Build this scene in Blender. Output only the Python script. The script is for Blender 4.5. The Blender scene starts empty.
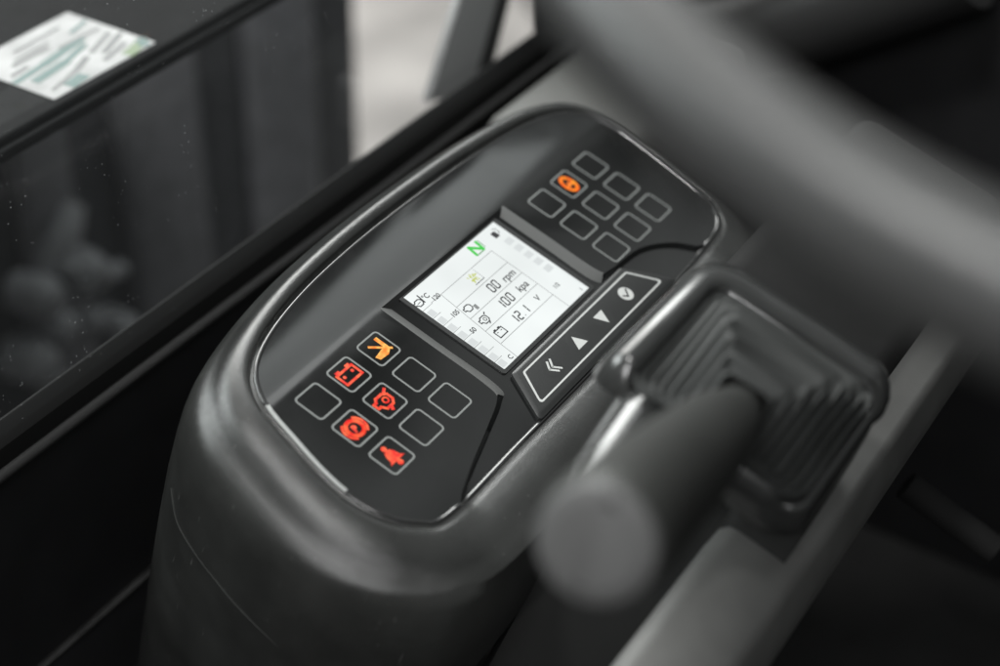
import bpy, bmesh, math, random
from mathutils import Vector, Matrix
from mathutils.geometry import delaunay_2d_cdt

random.seed(7)
scene = bpy.context.scene
col = scene.collection
MM = 0.001
TILT = math.radians(18.0)          # the instrument panel leans towards the operator
RX = Matrix.Rotation(TILT, 4, 'X')

# ------------------------------------------------------------------ camera
cam_d = bpy.data.cameras.new('camera')
cam = bpy.data.objects.new('camera', cam_d)
col.objects.link(cam)
cam_d.sensor_width = 36.0
cam_d.lens = 61.2
cam_d.clip_start = 0.02
cam_d.clip_end = 200.0
cx = Vector((0.5308, -0.8472, 0.0231))
cy = Vector((0.4958, 0.3325, 0.8022))
cz = Vector((-0.6873, -0.4143, 0.5966))
m = Matrix((cx, cy, cz)).transposed().to_4x4()
m.translation = Vector((-504.34, -303.78, 417.64)) * MM
cam.matrix_world = m
cam_d.dof.use_dof = True
cam_d.dof.focus_distance = 0.694
cam_d.dof.aperture_fstop = 4.0
cam_d.dof.aperture_blades = 9
scene.camera = cam

# ------------------------------------------------------------------ world: dull daylight round the cab
w = bpy.data.worlds.new('World')
scene.world = w
w.use_nodes = True
nt = w.node_tree
for n in list(nt.nodes):
    nt.nodes.remove(n)
out = nt.nodes.new('ShaderNodeOutputWorld')
bg = nt.nodes.new('ShaderNodeBackground')
tc = nt.nodes.new('ShaderNodeTexCoord')
sep = nt.nodes.new('ShaderNodeSeparateXYZ')
ramp = nt.nodes.new('ShaderNodeValToRGB')
ramp.color_ramp.elements[0].position = 0.44
ramp.color_ramp.elements[0].color = (0.05, 0.05, 0.05, 1)
ramp.color_ramp.elements[1].position = 0.75
ramp.color_ramp.elements[1].color = (0.80, 0.83, 0.82, 1)
mapr = nt.nodes.new('ShaderNodeMapRange')
mapr.inputs['From Min'].default_value = -1.0
mapr.inputs['From Max'].default_value = 1.0
nt.links.new(tc.outputs['Generated'], sep.inputs[0])
nt.links.new(sep.outputs['Z'], mapr.inputs['Value'])
nt.links.new(mapr.outputs[0], ramp.inputs[0])
wn_ = nt.nodes.new('ShaderNodeTexNoise')          # patchy noise added to give the smoked window mottled reflections
wn_.inputs['Scale'].default_value = 10.0
wn_.inputs['Detail'].default_value = 3
wr_ = nt.nodes.new('ShaderNodeMapRange')
wr_.inputs['From Min'].default_value = 0.40
wr_.inputs['From Max'].default_value = 0.66
wr_.inputs['To Min'].default_value = 0.15
wr_.inputs['To Max'].default_value = 3.6
wm_ = nt.nodes.new('ShaderNodeMix')
wm_.data_type = 'RGBA'
wm_.blend_type = 'MULTIPLY'
wm_.inputs['Factor'].default_value = 1.0
nt.links.new(tc.outputs['Generated'], wn_.inputs['Vector'])
nt.links.new(wn_.outputs['Fac'], wr_.inputs['Value'])
nt.links.new(ramp.outputs[0], wm_.inputs['A'])
nt.links.new(wr_.outputs[0], wm_.inputs['B'])
nt.links.new(wm_.outputs['Result'], bg.inputs['Color'])
bg.inputs['Strength'].default_value = 0.21
nt.links.new(bg.outputs[0], out.inputs['Surface'])

# ------------------------------------------------------------------ large soft lights: the cab's windows and the open sky above the yard
def area(name, loc, target, sx, sy, power, color=(1, 1, 1)):
    l = bpy.data.lights.new(name, 'AREA')
    l.shape = 'RECTANGLE'
    l.size, l.size_y = sx, sy
    l.energy = power
    l.color = color
    o = bpy.data.objects.new(name, l)
    col.objects.link(o)
    o.location = loc
    d = Vector(target) - Vector(loc)
    o.rotation_euler = d.to_track_quat('-Z', 'Y').to_euler()
    return o
area('side_window_light', (-0.45, 1.9, 1.30), (-0.1, 0, 0), 1.3, 0.7, 40, (0.96, 1.0, 0.99))
area('roof_light', (-0.55, 0.08, 1.45), (-0.1, 0, 0), 0.24, 0.20, 10.5, (1.0, 1.0, 0.98))
area('front_window_light', (1.64, 0.50, 2.05), (0, 0, 0), 0.40, 1.10, 3.6, (0.97, 1.0, 0.99))
area('front_side_window_light', (1.45, 1.34, 1.62), (0, 0, 0), 0.85, 1.15, 22, (0.97, 1.0, 0.99))
area('rear_window_light', (-1.9, -0.5, 1.6), (-0.1, -0.1, 0), 0.9, 0.7, 20, (1, 1, 1))
area('yard_light', (4.5, 5.5, 5.0), (4.2, 4.2, -1.5), 5.0, 5.0, 900, (1, 0.98, 0.95))

scene.view_settings.view_transform = 'Standard'
scene.view_settings.look = 'None'
scene.view_settings.exposure = 0.12
scene.view_settings.gamma = 1.0
scene.cycles.use_denoising = True
scene.cycles.max_bounces = 8
scene.cycles.transparent_max_bounces = 8

# ------------------------------------------------------------------ materials
def mat(name, base, rough=0.5, metallic=0.0, spec=0.5, coat=0.0, coat_rough=0.05, grain=0.0, grain_scale=900.0,
        smudge=0.0, smudge_scale=25.0, var=0.0, emit=None, estr=0.0, scratch=0.0):
    M = bpy.data.materials.new(name)
    M.use_nodes = True
    t = M.node_tree
    b = t.nodes['Principled BSDF']
    b.inputs['Base Color'].default_value = (*base, 1)
    b.inputs['Roughness'].default_value = rough
    b.inputs['Metallic'].default_value = metallic
    b.inputs['Specular IOR Level'].default_value = spec
    b.inputs['Coat Weight'].default_value = coat
    b.inputs['Coat Roughness'].default_value = coat_rough
    if emit:
        b.inputs['Emission Color'].default_value = (*emit, 1)
        b.inputs['Emission Strength'].default_value = estr
    c = t.nodes.new('ShaderNodeTexCoord')
    if grain > 0:
        n = t.nodes.new('ShaderNodeTexNoise')
        n.inputs['Scale'].default_value = grain_scale
        n.inputs['Detail'].default_value = 3
        t.links.new(c.outputs['Object'], n.inputs['Vector'])
        bp = t.nodes.new('ShaderNodeBump')
        bp.inputs['Strength'].default_value = grain
        bp.inputs['Distance'].default_value = 0.0004
        t.links.new(n.outputs['Fac'], bp.inputs['Height'])
        t.links.new(bp.outputs[0], b.inputs['Normal'])
    if smudge > 0:
        n = t.nodes.new('ShaderNodeTexNoise')
        n.inputs['Scale'].default_value = smudge_scale
        n.inputs['Detail'].default_value = 6
        n.inputs['Roughness'].default_value = 0.65
        t.links.new(c.outputs['Object'], n.inputs['Vector'])
        mr = t.nodes.new('ShaderNodeMapRange')
        mr.inputs['From Min'].default_value = 0.3
        mr.inputs['From Max'].default_value = 0.7
        mr.inputs['To Min'].default_value = max(0.02, rough - smudge)
        mr.inputs['To Max'].default_value = min(1, rough + smudge)
        t.links.new(n.outputs['Fac'], mr.inputs['Value'])
        t.links.new(mr.outputs[0], b.inputs['Roughness'])
    if var > 0 or scratch > 0:
        n = t.nodes.new('ShaderNodeTexNoise')
        n.inputs['Scale'].default_value = 40
        n.inputs['Detail'].default_value = 8
        t.links.new(c.outputs['Object'], n.inputs['Vector'])
        r = t.nodes.new('ShaderNodeValToRGB')
        r.color_ramp.elements[0].position = 0.3
        r.color_ramp.elements[1].position = 0.75
        r.color_ramp.elements[0].color = (*[x * (1 - var) for x in base], 1)
        r.color_ramp.elements[1].color = (*[x * (1 + var) for x in base], 1)
        t.links.new(n.outputs['Fac'], r.inputs[0])
        last = r.outputs[0]
        if scratch > 0:
            mp = t.nodes.new('ShaderNodeMapping')
            mp.inputs['Scale'].default_value = (60, 60, 9)
            mp.inputs['Rotation'].default_value = (0.3, 0.5, 0.2)
            t.links.new(c.outputs['Object'], mp.inputs['Vector'])
            n2 = t.nodes.new('ShaderNodeTexNoise')
            n2.inputs['Scale'].default_value = 9
            n2.inputs['Detail'].default_value = 6
            t.links.new(mp.outputs[0], n2.inputs['Vector'])
            r2 = t.nodes.new('ShaderNodeValToRGB')
            r2.color_ramp.elements[0].position = 0.69
            r2.color_ramp.elements[1].position = 0.76
            t.links.new(n2.outputs['Fac'], r2.inputs[0])
            mx = t.nodes.new('ShaderNodeMix')
            mx.data_type = 'RGBA'
            ml = t.nodes.new('ShaderNodeMath')
            ml.operation = 'MULTIPLY'
            ml.inputs[1].default_value = scratch
            t.links.new(r2.outputs[0], ml.inputs[0])
            t.links.new(ml.outputs[0], mx.inputs['Factor'])
            t.links.new(last, mx.inputs['A'])
            mx.inputs['B'].default_value = (0.25, 0.25, 0.24, 1)
            last = mx.outputs['Result']
        t.links.new(last, b.inputs['Base Color'])
    return M

PL = mat('moulded_plastic', (0.025, 0.0258, 0.0248), 0.215, spec=0.6, grain=0.42, grain_scale=2000, smudge=0.05, var=0.25, scratch=0.2)
PLD = mat('matt_black_plastic', (0.010, 0.010, 0.010), 0.8, spec=0.25, grain=0.1, var=0.2)
LENS = mat('smoked_lens', (0.009, 0.0095, 0.0095), 0.075, spec=0.62, smudge=0.045, smudge_scale=18)
LENS_EDGE = mat('lens_edge', (0.02, 0.02, 0.02), 0.12, spec=0.9)
KEY = mat('keypad_film', (0.022, 0.023, 0.023), 0.42, grain=0.08, grain_scale=2500)
PRINT = mat('grey_print', (0.21, 0.22, 0.215), 0.5)
PRINTW = mat('pale_print', (0.52, 0.53, 0.52), 0.5)
GLINT = mat('glint_silver', (0.50, 0.51, 0.50), 0.40, metallic=0.9, grain=0.25, grain_scale=700)  # silver colour paints the reflection along the window's edge
CHAMFER = mat('chamfer_plastic', (0.105, 0.107, 0.105), 0.38, grain=0.08, grain_scale=1800)
SCREEN = mat('lit_screen', (0.02, 0.02, 0.02), 0.25, emit=(0.95, 1.0, 0.99), estr=0.84)
_t = SCREEN.node_tree
_n = _t.nodes.new('ShaderNodeTexNoise')
_n.inputs['Scale'].default_value = 22
_c = _t.nodes.new('ShaderNodeTexCoord')
_m = _t.nodes.new('ShaderNodeMapRange')
_m.inputs['From Min'].default_value = 0.3
_m.inputs['From Max'].default_value = 0.7
_m.inputs['To Min'].default_value = 0.74
_m.inputs['To Max'].default_value = 0.86
_t.links.new(_c.outputs['Object'], _n.inputs['Vector'])
_t.links.new(_n.outputs['Fac'], _m.inputs['Value'])
_t.links.new(_m.outputs[0], _t.nodes['Principled BSDF'].inputs['Emission Strength'])
INK = mat('screen_ink', (0.012, 0.012, 0.014), 0.4, emit=(0.5, 0.52, 0.55), estr=0.02)
INKL = mat('screen_line', (0.1, 0.1, 0.1), 0.4, emit=(0.9, 0.95, 0.95), estr=0.20)
INKB = mat('screen_bar', (0.02, 0.02, 0.02), 0.4, emit=(0.9, 0.95, 0.95), estr=0.66)
GREEN = mat('screen_green', (0.02, 0.2, 0.02), 0.4, emit=(0.03, 0.62, 0.06), estr=0.5)
GREEND = mat('screen_green_dark', (0.01, 0.1, 0.01), 0.4, emit=(0.01, 0.2, 0.02), estr=0.6)
OLIVE = mat('screen_olive', (0.2, 0.22, 0.05), 0.4, emit=(0.42, 0.46, 0.12), estr=0.6)
GRIP = mat('grip_plastic', (0.030, 0.031, 0.029), 0.50, grain=0.1, var=0.1)
CAP = mat('grip_cap', (0.095, 0.095, 0.095), 0.6, grain=0.1)
RUBBER = mat('boot_rubber', (0.034, 0.036, 0.035), 0.62, spec=0.35, grain=0.1, var=0.15)
RAIL = mat('arm_plastic', (0.120, 0.120, 0.116), 0.55, grain=0.15, var=0.15)
SEAM = mat('seam_plastic', (0.028, 0.029, 0.028), 0.7, spec=0.3)
SATIN = mat('satin_bezel', (0.034, 0.035, 0.0345), 0.20, spec=0.75, smudge=0.05)
WHEEL = mat('wheel_skin', (0.045, 0.0455, 0.0455), 0.36, grain=0.2, grain_scale=1200, var=0.1)
SEAL = mat('seal_rubber', (0.005, 0.005, 0.005), 0.6, spec=0.25)
LIP = mat('lip_plastic', (0.03, 0.03, 0.03), 0.42, grain=0.1)
DOOR = mat('door_black', (0.011, 0.011, 0.012), 0.50, grain=0.1, var=0.2)
WORN = mat('worn_edge', (0.012, 0.012, 0.012), 0.6, var=0.9, scratch=0.9)
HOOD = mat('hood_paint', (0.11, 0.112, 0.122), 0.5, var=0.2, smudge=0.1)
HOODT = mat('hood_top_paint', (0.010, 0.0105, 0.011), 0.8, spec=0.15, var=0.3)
RIBM = mat('rib_paint', (0.30, 0.30, 0.32), 0.6, var=0.2)
HOSE = mat('hose_grey', (0.52, 0.53, 0.55), 0.5)
PANELG = mat('panel_grey', (0.06, 0.061, 0.068), 0.55)
POST = mat('post_grey', (0.66, 0.65, 0.65), 0.5)
DASH = mat('dash_grey', (0.085, 0.085, 0.08), 0.6, grain=0.15)
PAPER = mat('label_white', (0.33, 0.33, 0.33), 0.5, var=0.35)
LGREEN = mat('label_teal', (0.03, 0.10, 0.09), 0.5)
LDARK = mat('label_ink', (0.10, 0.105, 0.105), 0.5)
LYEL = mat('label_green', (0.10, 0.16, 0.06), 0.5)
YARD = mat('yard_concrete', (0.425, 0.402, 0.388), 0.85, var=0.45)
for n_ in YARD.node_tree.nodes:
    if n_.type == 'TEX_NOISE':
        n_.inputs['Scale'].default_value = 3.5
FLOOR = mat('floor_mat', (0.010, 0.010, 0.010), 0.8, var=0.3)

def lamp(name, c0, c1, e):
    M = mat(name, (0.0, 0.0, 0.0), 0.4, emit=c0, estr=e)
    t = M.node_tree
    b = t.nodes['Principled BSDF']
    c = t.nodes.new('ShaderNodeTexCoord')
    n = t.nodes.new('ShaderNodeTexNoise')
    n.inputs['Scale'].default_value = 330
    n.inputs['Detail'].default_value = 3
    r = t.nodes.new('ShaderNodeValToRGB')
    r.color_ramp.elements[0].position = 0.38
    r.color_ramp.elements[0].color = (*c0, 1)
    r.color_ramp.elements[1].position = 0.66
    r.color_ramp.elements[1].color = (*c1, 1)
    t.links.new(c.outputs['Object'], n.inputs['Vector'])
    t.links.new(n.outputs['Fac'], r.inputs[0])
    t.links.new(r.outputs[0], b.inputs['Emission Color'])
    return M
RED = lamp('lamp_red', (0.74, 0.004, 0.003), (1.0, 0.15, 0.05), 1.1)
AMBER = lamp('lamp_amber', (0.95, 0.20, 0.006), (1.0, 0.56, 0.12), 1.1)
ORANGE = lamp('lamp_orange', (0.95, 0.10, 0.0), (1.0, 0.34, 0.02), 1.1)

def glass_mat():
    M = bpy.data.materials.new('window_glass')
    M.use_nodes = True
    t = M.node_tree
    for n in list(t.nodes):
        t.nodes.remove(n)
    o = t.nodes.new('ShaderNodeOutputMaterial')
    tr = t.nodes.new('ShaderNodeBsdfTransparent')
    tr.inputs['Color'].default_value = (0.88, 0.89, 0.89, 1)
    gl = t.nodes.new('ShaderNodeBsdfGlossy')
    gl.inputs['Roughness'].default_value = 0.0
    fr = t.nodes.new('ShaderNodeFresnel')
    fr.inputs['IOR'].default_value = 1.28
    mx = t.nodes.new('ShaderNodeMixShader')
    ge = t.nodes.new('ShaderNodeNewGeometry')      # the far face of the pane adds no second mirror
    fb = t.nodes.new('ShaderNodeMath')
    fb.operation = 'SUBTRACT'
    fb.use_clamp = True
    t.links.new(fr.outputs[0], fb.inputs[0])
    t.links.new(ge.outputs['Backfacing'], fb.inputs[1])
    t.links.new(fb.outputs[0], mx.inputs[0])
    t.links.new(tr.outputs[0], mx.inputs[1])
    t.links.new(gl.outputs[0], mx.inputs[2])
    # dust: tiny pale specks, denser in drifts, over a very thin film
    c = t.nodes.new('ShaderNodeTexCoord')
    v = t.nodes.new('ShaderNodeTexVoronoi')
    v.inputs['Scale'].default_value = 380
    v.inputs['Randomness'].default_value = 1
    t.links.new(c.outputs['Object'], v.inputs['Vector'])
    sp = t.nodes.new('ShaderNodeMapRange')
    sp.inputs['From Min'].default_value = 0.05
    sp.inputs['From Max'].default_value = 0.12
    sp.inputs['To Min'].default_value = 1
    sp.inputs['To Max'].default_value = 0
    t.links.new(v.outputs['Distance'], sp.inputs['Value'])
    n = t.nodes.new('ShaderNodeTexNoise')
    n.inputs['Scale'].default_value = 26
    n.inputs['Detail'].default_value = 5
    t.links.new(c.outputs['Object'], n.inputs['Vector'])
    r = t.nodes.new('ShaderNodeMapRange')
    r.inputs['From Min'].default_value = 0.44
    r.inputs['From Max'].default_value = 0.66
    t.links.new(n.outputs['Fac'], r.inputs['Value'])
    # keep only some cells
    sc = t.nodes.new('ShaderNodeSeparateColor')
    t.links.new(v.outputs['Color'], sc.inputs[0])
    gt = t.nodes.new('ShaderNodeMath')
    gt.operation = 'GREATER_THAN'
    gt.inputs[1].default_value = 0.62
    t.links.new(sc.outputs[0], gt.inputs[0])
    m1 = t.nodes.new('ShaderNodeMath')
    m1.operation = 'MULTIPLY'
    t.links.new(sp.outputs[0], m1.inputs[0])
    t.links.new(r.outputs[0], m1.inputs[1])
    m2 = t.nodes.new('ShaderNodeMath')
    m2.operation = 'MULTIPLY'
    t.links.new(m1.outputs[0], m2.inputs[0])
    t.links.new(gt.outputs[0], m2.inputs[1])
    m3 = t.nodes.new('ShaderNodeMath')
    m3.operation = 'MULTIPLY_ADD'
    m3.inputs[1].default_value = 0.4
    m3.inputs[2].default_value = 0.004
    t.links.new(m2.outputs[0], m3.inputs[0])
    df = t.nodes.new('ShaderNodeBsdfDiffuse')
    df.inputs['Color'].default_value = (0.6, 0.6, 0.58, 1)
    mx2 = t.nodes.new('ShaderNodeMixShader')
    t.links.new(m3.outputs[0], mx2.inputs[0])
    t.links.new(mx.outputs[0], mx2.inputs[1])
    tl = t.nodes.new('ShaderNodeBsdfTranslucent')
    tl.inputs['Color'].default_value = (0.55, 0.56, 0.58, 1)
    ad = t.nodes.new('ShaderNodeAddShader')
    t.links.new(df.outputs[0], ad.inputs[0])
    t.links.new(tl.outputs[0], ad.inputs[1])
    t.links.new(ad.outputs[0], mx2.inputs[2])
    t.links.new(mx2.outputs[0], o.inputs[0])
    return M
GLASS = glass_mat()

# ------------------------------------------------------------------ mesh helpers (all coordinates in millimetres)
def obj(name, bm, material, parent=None, smooth=True, sharp=35, off=(0, 0, 0)):
    me = bpy.data.meshes.new(name)
    bm.normal_update()
    for v in bm.verts:
        v.co *= MM
    bm.to_mesh(me)
    bm.free()
    if isinstance(material, (list, tuple)):
        for q in material:
            me.materials.append(q)
    else:
        me.materials.append(material)
    if smooth:
        for p in me.polygons:
            p.use_smooth = True
        try:
            me.set_sharp_from_angle(angle=math.radians(sharp))
        except Exception:
            pass
    o = bpy.data.objects.new(name, me)
    col.objects.link(o)
    if parent:
        o.parent = parent
    o.location = Vector(off) * MM
    return o

def thing(name, label, cat, loc=(0, 0, 0), rx=0.0, group=None):
    o = bpy.data.objects.new(name, None)
    o.empty_display_size = 0.03
    col.objects.link(o)
    o.location = Vector(loc) * MM
    o.rotation_euler = (rx, 0, 0)
    o['label'] = label
    o['category'] = cat
    if group:
        o['group'] = group
    return o

def tag(o, label, cat, group=None):
    o['label'] = label
    o['category'] = cat
    if group:
        o['group'] = group
    return o

def B():
    return bmesh.new()

def box(bm, a, b, bev=0.0, seg=3):
    r = bmesh.ops.create_cube(bm, size=1.0)
    vs = r['verts']
    ctr = [(a[i] + b[i]) / 2 for i in range(3)]
    sz = [abs(b[i] - a[i]) for i in range(3)]
    for v in vs:
        v.co = Vector([ctr[i] + v.co[i] * sz[i] for i in range(3)])
    if bev > 0:
        es = list({e for v in vs for e in v.link_edges})
        bmesh.ops.bevel(bm, geom=es, offset=bev, segments=seg, profile=0.5, affect='EDGES')
    return bm

def prism(bm, pts, z0, z1):
    """closed polygon pts (x, y) between heights z0 and z1"""
    a = sum(pts[i][0] * pts[(i + 1) % len(pts)][1] - pts[(i + 1) % len(pts)][0] * pts[i][1] for i in range(len(pts)))
    if a < 0:
        pts = pts[::-1]
    lo = [bm.verts.new((p[0], p[1], z0)) for p in pts]
    hi = [bm.verts.new((p[0], p[1], z1)) for p in pts]
    n = len(pts)
    for i in range(n):
        bm.faces.new((lo[i], lo[(i + 1) % n], hi[(i + 1) % n], hi[i]))
    f = bm.faces.new(hi)
    g = bm.faces.new(lo[::-1])
    if n > 4:
        bmesh.ops.triangulate(bm, faces=[f, g])
    return bm

def rrect(x0, y0, x1, y1, r, k=5):
    pts = []
    for (px, py, a0) in ((x1 - r, y1 - r, 0), (x0 + r, y1 - r, 90), (x0 + r, y0 + r, 180), (x1 - r, y0 + r, 270)):
        for i in range(k + 1):
            a = math.radians(a0 + 90 * i / k)
            pts.append((px + r * math.cos(a), py + r * math.sin(a)))
    return pts

def rpoly(pts, r, k=5):
    """round the corners of a convex polygon"""
    res = []
    n = len(pts)
    for i in range(n):
        p0, p1, p2 = Vector(pts[i - 1]), Vector(pts[i]), Vector(pts[(i + 1) % n])
        d0, d1 = (p0 - p1).normalized(), (p2 - p1).normalized()
        ang = math.acos(max(-1, min(1, d0.dot(d1))))
        tl = r / math.tan(ang / 2)
        a, b = p1 + d0 * tl, p1 + d1 * tl
        for j in range(k + 1):
            s = j / k
            q = (1 - s) ** 2 * a + 2 * s * (1 - s) * p1 + s * s * b
            res.append((q.x, q.y))
    return res

def ring(bm, outer, inner, z0, z1):
    n = len(outer)
    vo = [[bm.verts.new((p[0], p[1], z)) for p in outer] for z in (z0, z1)]
    vi = [[bm.verts.new((p[0], p[1], z)) for p in inner] for z in (z0, z1)]
    for i in range(n):
        j = (i + 1) % n
        bm.faces.new((vo[1][i], vo[1][j], vi[1][j], vi[1][i]))
        bm.faces.new((vo[0][i], vo[0][j], vo[1][j], vo[1][i]))
        bm.faces.new((vi[1][i], vi[1][j], vi[0][j], vi[0][i]))
    bmesh.ops.recalc_face_normals(bm, faces=bm.faces)
    return bm

def stroke(bm, pts, wd, z0, z1, closed=False):
    """a line of constant width as short prisms"""
    pts = [Vector(p) for p in pts]
    segs = list(zip(pts, pts[1:] + ([pts[0]] if closed else [])))
    if not closed:
        segs = segs[:len(pts) - 1]
    for a, b in segs:
        d = (b - a)
        if d.length < 1e-6:
            continue
        d.normalize()
        n = Vector((-d.y, d.x)) * wd / 2
        e = d * wd * 0.35
        prism(bm, [tuple(a - e + n), tuple(a - e - n), tuple(b + e - n), tuple(b + e + n)], z0, z1)
    return bm

def circ(x, y, r, k=20, ry=None):
    ry = ry or r
    return [(x + r * math.cos(2 * math.pi * i / k), y + ry * math.sin(2 * math.pi * i / k)) for i in range(k)]

def catmull(pts, per=12, closed=True):
    res = []
    n = len(pts)
    rng = range(n) if closed else range(n - 1)
    for i in rng:
        if closed:
            p = [Vector(pts[(i + d) % n]) for d in (-1, 0, 1, 2)]
        else:
            p = [Vector(pts[max(0, min(n - 1, i + d))]) for d in (-1, 0, 1, 2)]
        for j in range(per):
            t = j / per
            res.append(0.5 * ((2 * p[1]) + (-p[0] + p[2]) * t + (2 * p[0] - 5 * p[1] + 4 * p[2] - p[3]) * t * t
                              + (-p[0] + 3 * p[1] - 3 * p[2] + p[3]) * t ** 3))
    if not closed:
        res.append(Vector(pts[-1]))
    return res

def resample(pts, n):
    pts = pts + [pts[0]]
    L = [0]
    for a, b in zip(pts, pts[1:]):
        L.append(L[-1] + (b - a).length)
    res = []
    k = 0
    for i in range(n):
        s = L[-1] * i / n
        while L[k + 1] < s:
            k += 1
        t = (s - L[k]) / max(1e-9, L[k + 1] - L[k])
        res.append(pts[k].lerp(pts[k + 1], t))
    return res

def loft(bm, loops, closed=True, cap0=False, cap1=False):
    V = [[bm.verts.new(p) for p in lp] for lp in loops]
    n = len(V[0])
    for a, b in zip(V, V[1:]):
        for i in range(n if closed else n - 1):
            j = (i + 1) % n
            bm.faces.new((a[i], a[j], b[j], b[i]))
    if cap0:
        bm.faces.new(V[0][::-1])
    if cap1:
        bm.faces.new(V[-1])
    bmesh.ops.recalc_face_normals(bm, faces=bm.faces)
    return bm

def tube(bm, path, rad, k=20, cap=True):
    path = [Vector(p) for p in path]
    rads = rad if isinstance(rad, (list, tuple)) else [rad] * len(path)
    up = Vector((0.13, 0.21, 1)).normalized()
    loops = []
    for i, p in enumerate(path):
        d = (path[min(i + 1, len(path) - 1)] - path[max(i - 1, 0)]).normalized()
        u = d.cross(up).normalized()
        v = d.cross(u).normalized()
        up = -v if v.dot(up) < 0 else v
        u = d.cross(up).normalized()
        v = up
        loops.append([p + (u * math.cos(2 * math.pi * j / k) + v * math.sin(2 * math.pi * j / k)) * rads[i] for j in range(k)])
    return loft(bm, loops, True, cap, cap)

def text_bm(s, x, y, size, z0, z1, shear=0.0, bold=0.0, align='CENTER'):
    cu = bpy.data.curves.new('t', 'FONT')
    cu.body = s
    cu.size = size
    cu.shear = shear
    cu.offset = bold
    cu.align_x = align
    cu.align_y = 'CENTER'
    cu.extrude = abs(z1 - z0) / 2
    o = bpy.data.objects.new('t', cu)
    col.objects.link(o)
    dg = bpy.context.evaluated_depsgraph_get()
    me = bpy.data.meshes.new_from_object(o.evaluated_get(dg))
    bm = bmesh.new()
    bm.from_mesh(me)
    for v in bm.verts:
        v.co += Vector((x, y, (z0 + z1) / 2))
    bpy.data.objects.remove(o)
    bpy.data.curves.remove(cu)
    bpy.data.meshes.remove(me)
    return bm

# ================================================================== THE INSTRUMENT CONSOLE
BASE = 230.0                       # panel plane stands this far above the console's foot (along its own axis)
foot = RX @ Vector((0, 0, -BASE))
console = thing('instrument_console', 'black moulded instrument console with lit white screen and rows of square warning lamps',
                'instrument console', tuple(foot), TILT)
def cpart(name, bm, m_, parent=None, **k):
    if parent is None:
        return obj(name, bm, m_, console, off=(0, 0, BASE), **k)
    return obj(name, bm, m_, parent, **k)

# ---- outline of the smoked window
LENS_PTS = [(-112, -50.3), (-60, -50.6), (0, -51), (60, -50.4), (108, -48.6), (123, -46), (131.5, -39), (135.5, -28), (138.5, -8),
            (140.5, 12), (140.5, 29), (134, 44.5), (119, 53), (98, 57.5), (60, 61), (10, 62.6), (-30, 62), (-65, 59),
            (-94, 53), (-112, 44.5), (-122.5, 31), (-128, 12), (-132, -6), (-133, -20), (-130.5, -33), (-124, -43.5)]
NL = 220
LOUT = resample(catmull([(*p,) for p in LENS_PTS], 14), NL)

def brow(y):
    t = max(0.0, y - 29.0)
    return -0.055 * t - 0.0014 * t * t

def lens_h(x, y):
    """height of the lens edge"""
    h = brow(y)
    if y < -30:
        t = (105 - abs(x)) / 3.5
        h += -2.0 * max(0.0, min(1.0, t))
    return h
NRM = []
for i in range(NL):
    d = LOUT[(i + 2) % NL] - LOUT[i - 2]
    NRM.append(Vector((d.y, -d.x)).normalized())   # outline runs anticlockwise: outward normal

def wall_reach(nx, ny, x):
    l = max(0.0, -nx)
    t = max(0.0, ny)
    r = max(0.0, nx)
    bsl = max(0.0, -ny)
    return (31 * l * l + 18.5 * t * t + 17 * r * r + 34 * bsl * bsl)
REACH = [wall_reach(n.x, n.y, p.x) for n, p in zip(NRM, LOUT)]
for _ in range(10):
    REACH = [(REACH[i - 1] + 2 * REACH[i] + REACH[(i + 1) % NL]) / 4 for i in range(NL)]
PROFILE = [(0.0, 0.0), (0.035, -0.9), (0.075, -0.9), (0.10, 0.5), (0.14, 0.8), (0.22, 0.4), (0.34, -0.6), (0.44, -2.0), (0.52, -3.9),
           (0.58, -6.0), (0.635, -7.9), (0.70, -9.3), (0.77, -10.9), (0.84, -13.3), (0.90, -17), (0.95, -22.5), (0.985, -30), (1.0, -40),
           (1.0, -60), (0.96, -90), (0.88, -130), (0.76, -175), (0.62, -230)]
loops = []
for f, z in PROFILE:
    lp = []
    for i in range(NL):
        p = LOUT[i] + NRM[i] * (f * REACH[i])
        hz = lens_h(LOUT[i].x, LOUT[i].y) * max(0.0, 1 - f * 3.0)
        sh = max(0.0, -NRM[i].y) ** 2
        zz = z * (1 - 0.85 * sh) if f < 0.86 else z * (1 - 0.45 * sh * max(0.0, (0.99 - f) / 0.13))
        lp.append((p.x, p.y, zz + hz))
    loops.append(lp)
bm = loft(B(), loops)
cpart('housing', bm, PL, sharp=60)

seam_pts = [(-143.7, 49.3, -50.9), (-150.8, 38.9, -56.4), (-156.0, 25.4, -57.7), (-159.7, 11.5, -58.2), (-162.9, -3.3, -58.6), (-163.9, -19.8, -60.5), (-161.4, -34, -65.5), (-155, -49, -72)]
cpart('wall_seam', tube(B(), catmull(seam_pts, 6, False), 0.22, 8), SEAM)

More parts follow.
